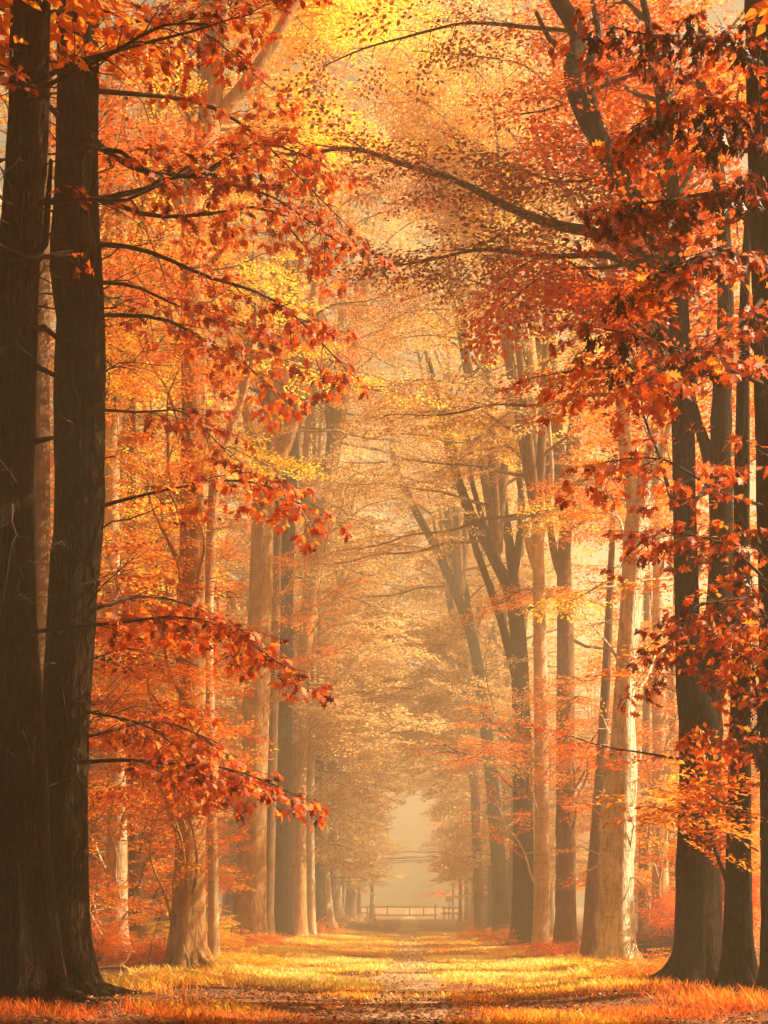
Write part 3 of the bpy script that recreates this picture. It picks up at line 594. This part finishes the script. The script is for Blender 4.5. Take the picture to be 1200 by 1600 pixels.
# ------------------------------------------------------------------ crown and background tree variants (shared meshes)
def crown_variant(seed, H, z0, nb, spray, lane_reach=5.5, reach=4.6, ssc=1.0, step=.42, sec=1.5, clear=None, stems=3, secs=.42, sz=None, sr=.13, spread=1.0):
    rng = np.random.default_rng(seed); mw, ml = MB(), MB()
    st = []
    for k in range(stems):
        a = rng.uniform(0, 6.3) if sz is None else 2 * math.pi * k / stems + rng.uniform(-.4, .4); sp = rng.uniform(.6, 1.8) * spread; zz = z0 * .9 if sz is None else sz * (.8 + .2 * k)
        p = [np.array([0, 0, zz]), np.array([math.cos(a) * sp * .45, math.sin(a) * sp * .45, zz + (H - zz) * .4]), np.array([math.cos(a) * sp, math.sin(a) * sp, H * rng.uniform(.86, 1)])]
        q = catmull(p, .5); tube(mw, q, np.linspace(sr, .03, len(q)), 7); st.append(q)
    for i in range(nb):
        f = (i + .5) / nb; z = z0 + (H - z0) * f ** 0.95; az = i * 2.39996 + rng.normal(0, .3)
        q = st[i % stems]; a = q[int(np.argmin(abs(q[:, 2] - z)))] if z > q[0][2] else np.array([0, 0, z])
        R = (reach + (lane_reach - reach) * max(0, math.cos(az))) * (1 - .62 * f ** 1.6) * rng.uniform(.7, 1.1)
        up = (0.10 if sz is None else -0.12) + (0.75 if sz is None else .9) * f + rng.normal(0, .28); d = np.array([math.cos(az), math.sin(az), 0])
        if clear is not None and clear(a + d * R + np.array([0, 0, R * up * .6])): R *= .5
        e = a + d * R + np.array([0, 0, R * up * .6]); m = a + d * R * .5 + np.array([0, 0, R * up * .45 + .3])
        bough(mw, ml, [a, m, e], 0.06 * (1.2 - f * .7), 0.012, rng, spray, start=.22, sec=sec, sec_step=secs, step=step, ssc=ssc, gaps=False, clear=clear, sides=5, roll=.25 if sz is None else .6, droop=.15 if sz is None else .5, toff=rng.normal(0, .07))
    return mw, ml

ARCH = [13.0]
def lane_clear(q):  # keeps the vault of the avenue open: local +x points at the lane, whose middle is at x = 5
    return q[2] < ARCH[0] + 1.2 * math.sin(q[1] * 1.3) - 3.2 * max(0, abs(q[0] - 5) - 1.1 - .9 * math.sin(q[1] * 2.1 + q[2] * 1.3) - .5 * math.sin(q[1] * 5.3 - q[2] * 3.1))

def variant(seed, trunk_r, H, z0, nb, spray, bark, leaf, sides=12, **kw):
    rng = np.random.default_rng(seed)
    mt = MB(); zs = np.linspace(-.25, z0 + (H - z0) * .55, 26)
    path = np.column_stack([.16 * np.sin(zs * .3 + seed) - .16 * math.sin(-.25 * .3 + seed), .13 * np.sin(zs * .24 + seed * 2) - .13 * math.sin(seed * 2), zs])
    trunk_mesh(mt, path, np.interp(zs, [0, z0, H], [trunk_r, trunk_r * .8, trunk_r * .2]), seed, sides)
    mw, ml = crown_variant(seed + 1, H, z0, nb, spray, **kw)
    return [('trunk', mt.mesh('trunk', BM[bark], smooth=True)), ('branches', mw.mesh('branches', BM['beech'], smooth=True)), ('crown', ml.mesh('crown', LM[leaf]))]

AV = []
for i in range(4):
    ARCH[0] = (7.5, 9, 10, 10.5)[i]
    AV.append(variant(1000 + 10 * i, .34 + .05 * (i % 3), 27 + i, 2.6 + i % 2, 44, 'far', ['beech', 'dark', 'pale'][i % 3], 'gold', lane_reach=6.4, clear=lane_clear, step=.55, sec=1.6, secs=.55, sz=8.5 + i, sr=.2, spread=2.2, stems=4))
WD = [variant(1100 + 10 * i, .22 + .05 * (i % 3), 24 + 1.5 * i, 3.0 + i % 3, 34, 'far', ['beech', 'pale', 'beech'][i % 3], ['orange', 'yellow', 'gold'][i % 3], lane_reach=4.6, step=.5, sec=1.6, secs=.5) for i in range(3)]
HI_SHADE = variant(1190, .3, 26, 14.5, 90, 'far', 'beech', 'orange', lane_reach=5, step=.45, sec=1.7, secs=.42, ssc=1.35)  # dense high crown shaped to keep sun off the haze near the camera
TOPS = []
for i, lf in enumerate(['yellow', 'orange', 'gold']):
    mw, ml = crown_variant(1200 + i, 14, 0.5, 30, 'beechbig', lane_reach=6.5, reach=4.8, step=.45, sec=1.6, secs=.45, stems=5, sr=.18, spread=2.2)
    TOPS.append((mw.mesh('branches', BM['beech'], smooth=True), ml.mesh('crown', LM[lf])))

def place_variant(var, x, y, rz, sc, name, label, group):
    t = tag(empty(name, (x, y, ground_z(x, y)), rz), label, 'tree', group); t.scale = (sc, sc, sc)
    for nm, me in var:
        o = bpy.data.objects.new(nm, me); COL.objects.link(o); o.parent = t
    return t

def top_crown(T, i, dz=0, rz=0.0, sc=1.0):               # a shared crown on a tree whose trunk is modelled singly
    a = T.axis[-1][:3]; z = T.axis[-1][2] - 7 + dz; p = T.at(z)
    for nm, me in zip(('branches', 'crown'), TOPS[i]):
        o = bpy.data.objects.new(nm, me); COL.objects.link(o); o.parent = T.root
        o.location = tuple(p - T.base); o.rotation_euler = (0, 0, rz); o.scale = (sc, sc, sc)

top_crown(C, 0, 4, 0.2); top_crown(D, 1, -1, 0, .95); top_crown(E2, 2, -3, 0.1); top_crown(E1, 2, -2, -.2)
top_crown(S1, 0, -4, .4, .9); top_crown(R4, 2, 2.5, 3.3, .9); top_crown(R6, 0, 0, 3.0); top_crown(R8, 2, 0, 3.14); top_crown(R7, 2, 1.5, 2.9, .9)
top_crown(R9, 2, -1, 3.14); top_crown(R10, 2, -2, 3.0); top_crown(E3, 2, -2, .3, .9)

rr = random.Random(77)
for side in (-1, 1):
    y = 68.0; i = 0
    ORD = ['first', 'second', 'third', 'fourth', 'fifth', 'sixth', 'seventh', 'eighth', 'ninth', 'tenth', 'eleventh', 'twelfth', 'thirteenth', 'fourteenth', 'fifteenth']
    while y < 133:                                       # the two rows of the avenue
        place_variant(AV[min(3, max(0, int((y - 66) / 17) + (i + (side > 0)) % 2 * (1 if i % 4 else -1)))], side * (5.0 + rr.uniform(-.35, .35)), y, (0 if side < 0 else math.pi) + rr.uniform(-.25, .25), rr.uniform(.92, 1.08), 'beech_tree',
                      '%s hazy beech of the %s row counted from %s towards the gate' % (ORD[i], 'left' if side < 0 else 'right', 'the thin sunlit trunk' if side < 0 else 'the slanting beech'), 'hazy beeches of the far %s avenue row' % ('left' if side < 0 else 'right'))
        y += rr.uniform(4.6, 6.4); i += 1
    for row, (x0, y0, y1, gap) in enumerate([(9.5, 50, 132, 8), (14.5, 44, 132, 9), (20.5, 62, 132, 11)]):
        y = y0 + rr.uniform(0, 3)
        while y < y1:
            x = side * (x0 + rr.uniform(-1.2, 1.2))
            place_variant(WD[rr.randrange(3)], x, y, rr.uniform(0, 6.3), rr.uniform(.85, 1.1) * ((.58, .62, .8)[row] if side > 0 else 1), 'forest_tree',
                          'woodland tree standing back behind the %s avenue row in the haze' % ('left' if side < 0 else 'right'), 'woodland trees behind the %s avenue row' % ('left' if side < 0 else 'right'))
            y += gap * rr.uniform(.8, 1.2)
for x, y in [(-9, 150), (-15, 147), (-22, 152), (-30, 148), (-5.5, 165), (7, 168), (-12, 170), (14, 172), (-20, 168), (24, 171)]:
    place_variant(WD[rr.randrange(3)], x, y, rr.uniform(0, 6), .9, 'forest_tree', 'faint woodland tree beyond the white gate at the end of the lane', 'faint trees beyond the gate')

place_variant(WD[2], 3.7, 112, 1.0, .5, 'young_beech', 'small leafy beech crowding the right edge of the lane before the gate', None)
place_variant(WD[1], 4.1, 96, 2.0, .42, 'young_beech', 'lower leafy young beech at the right lane edge nearer than the gate', None)
place_variant(WD[2], -3.2, 127.5, 2.2, .5, 'young_beech', 'small leafy beech standing right behind the left fence panel', None)
place_variant(WD[0], 3.9, 136, 3.2, .55, 'young_beech', 'small hazy beech just behind the right fence panel', None)
place_variant(WD[2], -3.9, 118, 4.0, .5, 'young_beech', 'small leafy beech at the left edge of the lane before the gate', None)
for i, (x, y) in enumerate([(-7, 3), (-7, 11), (-8, 18)] + [(x + (j % 2), y + (x % 3)) for x in (5.5, 9, 13, 17, 21, 25) for j, y in enumerate((-2, 2.5, 7, 10.5, 13.5))]):   # unseen trees added round the camera to shade the near haze
    place_variant(HI_SHADE, x, y, rr.uniform(0, 6.3), 1.0, 'forest_tree', 'unseen tree added beside the camera to shade the near haze', 'unseen shade trees added beside the camera')
top_crown(T1, 1, 5, .3, 1.1); top_crown(R3, 1, 8, 3, 1.0)  # crowns above the frame, added to shade the air near the camera

# ------------------------------------------------------------------ ground
def ground_mat():
    m = bpy.data.materials.new('forest_floor'); t = nodes(m); N = t.nodes; L = t.links
    tc = N.new('ShaderNodeTexCoord')
    n1 = N.new('ShaderNodeTexNoise'); n1.inputs['Scale'].default_value = 9; n1.inputs['Detail'].default_value = 8; n1.inputs['Roughness'].default_value = .7; L.new(tc.outputs['Object'], n1.inputs['Vector'])
    n2 = N.new('ShaderNodeTexNoise'); n2.inputs['Scale'].default_value = .6; n2.inputs['Detail'].default_value = 3; L.new(tc.outputs['Object'], n2.inputs['Vector'])
    r1 = ramp(t, [(.32, (.05, .022, .010)), (.5, (.16, .065, .022)), (.68, (.38, .14, .035))]); L.new(n1.outputs['Fac'], r1.inputs['Fac'])
    r2 = ramp(t, [(.35, (.45, .40, .35)), (.62, (1.1, 1.0, .9))]); L.new(n2.outputs['Fac'], r2.inputs['Fac'])
    mx = N.new('ShaderNodeMix'); mx.data_type = 'RGBA'; mx.blend_type = 'MULTIPLY'; mx.inputs['Factor'].default_value = 1
    L.new(r1.outputs['Color'], mx.inputs['A']); L.new(r2.outputs['Color'], mx.inputs['B'])
    pb = N.new('ShaderNodeBsdfPrincipled'); pb.inputs['Roughness'].default_value = .9; L.new(mx.outputs['Result'], pb.inputs['Base Color'])
    bp = N.new('ShaderNodeBump'); bp.inputs['Strength'].default_value = .8; bp.inputs['Distance'].default_value = .05; L.new(n1.outputs['Fac'], bp.inputs['Height']); L.new(bp.outputs[0], pb.inputs['Normal'])
    o = N.new('ShaderNodeOutputMaterial'); L.new(pb.outputs[0], o.inputs['Surface']); return m

def sheet(xs, ys, dz, fx=None):
    V = []; 
    for y in ys:
        for x in xs:
            X = fx(x, y) if fx else x
            V.append((X, y, ground_z(X, y) + dz))
    nx = len(xs); F_ = [(j * nx + i, j * nx + i + 1, (j + 1) * nx + i + 1, (j + 1) * nx + i) for j in range(len(ys) - 1) for i in range(nx - 1)]
    return V, F_
xs = np.unique(np.concatenate([np.linspace(-200, -12, 20), np.linspace(-12, 12, 97), np.linspace(12, 200, 20)]))
ys = np.unique(np.concatenate([np.linspace(-10, 16, 6), np.linspace(16, 60, 150), np.linspace(60, 400, 120)]))
mb = MB(); V, Fc = sheet(xs, ys, 0); mb.add(V, Fc); tag(mb.build('ground', ground_mat(), smooth=True), kind='structure')
mb = MB(); V, Fc = sheet(np.linspace(-1, 1, 13), ys[ys < 300], .004,
                         lambda u, y: u * (.62 + .12 * math.sin(y * .9) + .10 * math.sin(y * 2.3 + 1)) - .02)
pm = plain_mat('sandy_path', (.36, .24, .14), .95, .55, 30); mb.add(V, Fc); tag(mb.build('path', pm, smooth=True), kind='structure')

# grass on the lane and its verges
rg = np.random.default_rng(9)
gm = leaf_mat('dry_grass', [(.80, .12, .022), (.92, .36, .04), (.96, .66, .08), (.97, .88, .34)], .5)
n = 340000
y = 17 + 58 * rg.random(n) ** 1.25; x = rg.uniform(-5.4, 5.6, n)
den = np.where(abs(x + .02) < .55 + .12 * np.sin(y * .9), .10, 1.0)
nz = np.sin(x * 1.7 + y * .6) + np.sin(x * .8 - y * 1.1 + 2) + .6 * np.sin(x * 4.1 + y * 2.3)
den = den * np.clip(.62 + .3 * nz, .06, 1)
den = den * np.where((y < 26.3 + .9 * np.sin(x * 2.1) + rg.normal(0, .5, n)) & (y > 20.3) & (x < -1.0 + .5 * np.sin(y * 1.7)), np.clip((nz - .3) * .5, .04, 1), 1) * np.where(y < 24.5, np.clip(.55 + .5 * nz, .08, 1), 1) * np.where((y < 22) & (abs(x) < 1.0), .35, 1)
den = den * np.where(abs(x) > 4.3, .35, 1)
den = den * np.where(y < 23, np.clip(1.3 * np.exp(-((y - 19.2) / 1.3) ** 2) + .35, 0, 1.2), 1)
k = rg.random(n) < den; x, y, nz = x[k], y[k], nz[k]; n = len(x)
h = (.03 + .06 * rg.random(n)) * (1 + .9 * np.clip((abs(x) - 2.4) / 1.4, 0, 1.2)) * (1 + .25 * nz).clip(.5, 1.8)
z = np.array([ground_z(a, b) for a, b in zip(x, y)]); a = rg.uniform(0, 6.3, n); wd = (.006 + .007 * rg.random(n)) * np.clip(y / 32, .55, 1.6); ln = rg.normal(0, .45, (n, 2)) * h[:, None]
B = np.column_stack([x, y, z]); s_ = np.column_stack([np.cos(a), np.sin(a), 0 * a]) * wd[:, None]
mid = B + np.column_stack([ln * .35, h * .6]); tip = B + np.column_stack([ln, h])
V = np.stack([B - s_, B + s_, mid + s_ * .7, tip, mid - s_ * .7], 1)
mb = MB(); tn = np.clip(.5 + .16 * nz + rg.normal(0, .15, n) + .30 * np.clip((y - 27) / 4, -1, .6) - .25 * np.clip((y - 40) / 6, 0, 1), 0, 1)  # paler tint over the sunlit band: sunlight put into the blade colour
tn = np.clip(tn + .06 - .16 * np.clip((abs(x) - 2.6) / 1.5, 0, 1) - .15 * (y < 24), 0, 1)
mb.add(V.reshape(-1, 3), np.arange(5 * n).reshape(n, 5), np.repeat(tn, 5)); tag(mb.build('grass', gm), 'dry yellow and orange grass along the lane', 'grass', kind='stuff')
# fallen leaves
n = 95000; y = 16 + 60 * rg.random(n) ** 1.3; x = rg.normal(0, 7.5, n); k = (abs(x) < 20) & ((abs(x) > 3.2) | (rg.random(n) < .22) | (y < 26)); x, y = x[k], y[k]; n = len(x)
z = np.array([ground_z(a, b) for a, b in zip(x, y)]) + .006 + .02 * rg.random(n); a = rg.uniform(0, 6.3, n)
fw = np.column_stack([np.cos(a), np.sin(a), rg.normal(0, .3, n)])
W = leaves(np.column_stack([x, y, z]), fw, rg.uniform(.03, .085, n), rg, BEECH * np.array([1, 1, 2.0]), .4)
mb = MB(); mb.add(W.reshape(-1, 3), np.arange(4 * n).reshape(n, 4), np.repeat(rg.uniform(0, 1, n), 4))
tag(mb.build('leaf_litter', leaf_mat('litter_leaf', [(.05, .018, .008), (.20, .06, .018), (.50, .13, .025), (.70, .26, .06)], .12)), 'fallen brown and orange leaves covering the forest floor', 'leaf litter', kind='stuff')

# ------------------------------------------------------------------ undergrowth
def shrub(px, py, d, hgt, rad, n, leaf, spray, label, name='shrub', seed=1, ssc=.8, lean=0.0, group=None):
    rng = np.random.default_rng(seed); p = P(px, py, d); p[2] = ground_z(p[0], p[1])
    t = tag(empty(name, p), label, 'shrub' if name in ('shrub', 'fern') else name.replace('_', ' '), group); mw, ml = MB(), MB()
    for i in range(n):
        a = i * 2.4 + rng.normal(0, .3); r = rad * math.sqrt((i + .5) / n); h = hgt * rng.uniform(.45, 1) * (1 - .35 * r / rad)
        q = catmull([p + [0, 0, -.03], p + [math.cos(a) * r * .4 + lean * .3, math.sin(a) * r * .4, h * .65], p + [math.cos(a) * r + lean, math.sin(a) * r, h]], .12)
        tube(mw, q, np.linspace(.007, .002, len(q)), 3)
        for j in list(range(len(q) // 3, len(q))) * 2:
            b = a + rng.normal(0, 1.0); put_spray(ml, mw, spray, q[j], np.array([math.cos(b), math.sin(b), rng.normal(0, .2)]), ssc * rng.uniform(.6, 1), rng, twigs=False)
    mw.build('stem', BM['twig'], t, p, True); ml.build('foliage', LM[leaf], t, p); return t
shrub(245, 1500, 34, .75, .9, 26, 'orange', 'beech', 'low red orange bracken clump at the foot of the forked beech on the left', 'fern', 1, .7)
shrub(215, 1508, 33, .55, .6, 16, 'oak_red', 'beech', 'red bracken beside the pale fallen branch on the left', 'fern', 2, .6)
shrub(155, 1490, 36, 1.3, .7, 18, 'orange', 'beech', 'knee high orange bush just right of the second dark oak', 'shrub', 3, .7)
shrub(330, 1490, 37, 1.9, .7, 12, 'yellow', 'beech', 'slender sapling with bright yellow leaves right of the forked beech', 'sapling', 4, .55)
shrub(255, 1490, 37, 1.6, .6, 10, 'yellow', 'beech', 'yellow leaved sapling left of the forked beech trunk', 'sapling', 5, .5)
shrub(385, 1515, 33, .5, .75, 22, 'yellow', 'beech', 'low bright yellow bush in the sun on the left verge', 'shrub', 6, .5)
shrub(790, 1478, 52, .75, .9, 14, 'orange', 'beech', 'small arching orange bush at the foot of the dark arching beech', 'shrub', 7, .8, -.5)
shrub(1000, 1545, 27.5, .6, .7, 22, 'orange', 'beech', 'orange bramble at the left foot of the massive twin-stemmed beech', 'shrub', 8, .55)
shrub(955, 1520, 30, .5, .7, 16, 'yellow', 'beech', 'yellow orange weeds at the foot of the whitish peeling beech', 'shrub', 9, .45)
shrub(870, 1500, 40, .5, 1.0, 18, 'oak_red', 'beech', 'red low bush beside the path before the knotty brown beech', 'shrub', 10, .6)
shrub(1045, 1480, 40, 1.0, 1.0, 22, 'brown', 'beech', 'dull brown bush behind the whitish peeling beech', 'shrub', 11, .7)
shrub(10, 1560, 24, .5, .4, 8, 'oak_red', 'oak', 'small red oak seedling at the foot of the leftmost dark oak', 'sapling', 12, .6)
shrub(545, 1450, 90, .9, 2.0, 16, 'gold', 'far', 'pale hazy bush at the left edge of the lane in front of the gate', 'shrub', 13, .7)
shrub(490, 1465, 64, .8, 1.2, 16, 'orange', 'beechbig', 'orange bush at the foot of the thin sunlit trunk on the left', 'shrub', 14, .7)
shrub(1075, 1475, 40, 2.4, 1.0, 22, 'orange', 'beechbig', 'tall orange bush seen just left of the massive twin-stemmed beech', 'shrub', 15, .8)
shrub(1140, 1500, 34, 4.5, .9, 30, 'orange', 'beechbig', 'tall orange thicket seen between the massive beech and the thin black trunk', 'shrub', 16, .8)
shrub(400, 1478, 47, .7, 1.2, 20, 'orange', 'beech', 'orange scrub around the foot of the stout pale forked beech', 'shrub', 17, .6)

def stick(name, pts, r0, r1, label, bark='pale', side_n=3, seed=1):
    rng = np.random.default_rng(seed); W = []
    for px, py, d, dz in pts:
        q = P(px, py, d); q[2] = ground_z(q[0], q[1]) + dz; W.append(q)
    path = catmull(W, .12); path += rng.normal(0, .012, path.shape); mb = MB(); tube(mb, path, np.linspace(r0, r1, len(path)), 7)
    for _ in range(side_n):
        i = int(rng.integers(len(path) // 4, len(path) - 1)); v = rng.normal(0, 1, 3); v[2] = abs(v[2]) * .6
        tube(mb, np.array([path[i], path[i] + v * .18, path[i] + v * .3 + rng.normal(0, .04, 3)]), [r1, r1 * .6, .003], 4)
    return tag(mb.build(name, BM[bark], smooth=True), label, 'branch')
stick('fallen_branch', [(145, 1522, 30.5, .10), (190, 1522, 30, .16), (212, 1530, 29, .06), (245, 1538, 28.4, .05)], .035, .012, 'pale crooked fallen branch lying on leaves right of the dark oaks', seed=1)
stick('fallen_branch', [(160, 1526, 29.6, .05), (190, 1536, 28.6, .05), (232, 1537, 28.3, .05)], .022, .010, 'thinner pale fallen branch in front of the crooked one', seed=2)
stick('fallen_branch', [(262, 1534, 29, .03), (290, 1528, 29.6, .10), (318, 1534, 29, .03)], .016, .008, 'dark thin fallen twig in front of the forked beech', 'twig', seed=3)
stick('dead_stem', [(230, 1520, 31, 0), (236, 1500, 31.5, .55), (245, 1490, 32, .95)], .016, .006, 'bare dark dead stem rising from the red bracken', 'twig', 5, seed=4)
stick('fallen_branch', [(985, 1500, 33, .75), (1005, 1530, 32, .25), (1015, 1540, 31, .02)], .022, .010, 'pale stick leaning against the foot of the whitish peeling beech', seed=5)
stick('fallen_branch', [(895, 1572, 28, .03), (940, 1562, 28, .07), (985, 1560, 28, .03)], .022, .008, 'dark fallen branch in the grass between lane and massive beech', 'twig', seed=6)
stick('broken_stem', [(298, 1512, 31.5, 0), (294, 1500, 31.5, .25), (291, 1495, 31.6, .38)], .045, .03, 'short red broken stem at the foot of the forked beech', 'beech', 0, seed=7)
rg2 = np.random.default_rng(33); mb = MB(); c0 = P(1020, 1495, 40); c0[2] = ground_z(c0[0], c0[1])
for _ in range(160):
    a = c0 + rg2.normal(0, 1, 3) * [.8, .6, .0] + [0, 0, rg2.uniform(.0, .55)]; v = rg2.normal(0, 1, 3) * [1, 1, .3]; v /= np.linalg.norm(v); v *= rg2.uniform(.3, .8)
    tube(mb, np.array([a - v, a + rg2.normal(0, .05, 3), a + v]), [.014, .012, .004], 4)
tag(mb.build('brush_pile', BM['twig'], smooth=True), 'dark heap of cut branches between the peeling beech and the massive one', 'brush pile')

# ------------------------------------------------------------------ gate and fences at the end of the lane
WP = plain_mat('white_paint', (.80, .76, .68), .6, .25, 3); WB = plain_mat('weathered_wood', (.25, .17, .10), .8)
GY = 128
def wpart(nm, boxes, mat, parent, org):
    mb = MB()
    for c, s in boxes: box(mb, np.array(c) - org * 0, s)
    o = mb.build(nm, mat, parent, org)
    md = o.modifiers.new('bevel', 'BEVEL'); md.width = .008; md.segments = 2
    return o
def gx(px): return (px - VX) * GY / F
def fence(name, x0, x1, posts, rails, label, cat, mat_rail=WP, y=GY):
    org = np.array([(x0 + x1) / 2, y, ground_z((x0 + x1) / 2, y)]); t = tag(empty(name, org), label, cat)
    for x, h in posts: wpart('post', [((x, y, org[2] + h / 2 - .2), (.15, .15, h + .4))], WP, t, org)
    for z, th in rails: wpart('rail', [(((x0 + x1) / 2, y - .09, org[2] + z), (x1 - x0, .04, th))], mat_rail, t, org)
    return t
fence('fence_panel', gx(560), gx(582), [(gx(563), 2.2), (gx(574), 1.1)], [(.95, .14), (.5, .12)], 'short white wooden fence left of the gate at the lane end', 'fence')
fence('fence_panel', gx(690), gx(727), [(gx(694), 1.1), (gx(708), 1.1), (gx(722), 1.1)], [(.95, .22), (.5, .22)], 'white wooden fence right of the gate below the small sign', 'fence')
g = fence('barrier_gate', gx(585), gx(685), [(gx(585), 1.35), (gx(680), 1.35)], [(1.12, .13)], 'long white barrier gate closing the lane at its far end', 'gate')
org = np.array(g.location)
wpart('lower_rail', [(((gx(585) + gx(685)) / 2, GY - .09, org[2] + .45), (gx(685) - gx(585), .04, .10))], WP, g, org)
for px in (605, 640, 662): wpart('upright', [((gx(px), GY - .13, org[2] + .75), (.10, .03, .72))], WP, g, org)
sp = np.array([gx(701), GY - 1.0, ground_z(gx(701), GY - 1.0)]); s = tag(empty('sign', sp), 'small pale board on a post above the right hand fence', 'sign')
wpart('post', [((sp[0], sp[1], sp[2] + .75), (.09, .09, 1.7))], WB, s, sp); wpart('board', [((sp[0], sp[1] - .07, sp[2] + 1.65), (.55, .03, .42))], WP, s, sp)

# ------------------------------------------------------------------ haze
mb = MB(); box(mb, (0, 98, 16.5), (110, 220, 37)); hz = bpy.data.materials.new('haze'); t = nodes(hz)
pv = t.nodes.new('ShaderNodeVolumePrincipled'); pv.inputs['Density'].default_value = HAZE_DENSITY
pv.inputs['Color'].default_value = (0.94, 0.90, 0.72, 1); pv.inputs['Anisotropy'].default_value = 0.25
t.links.new(pv.outputs[0], t.nodes.new('ShaderNodeOutputMaterial').inputs['Volume'])
tag(mb.build('haze', hz), 'golden haze filling the avenue', 'haze', kind='stuff')
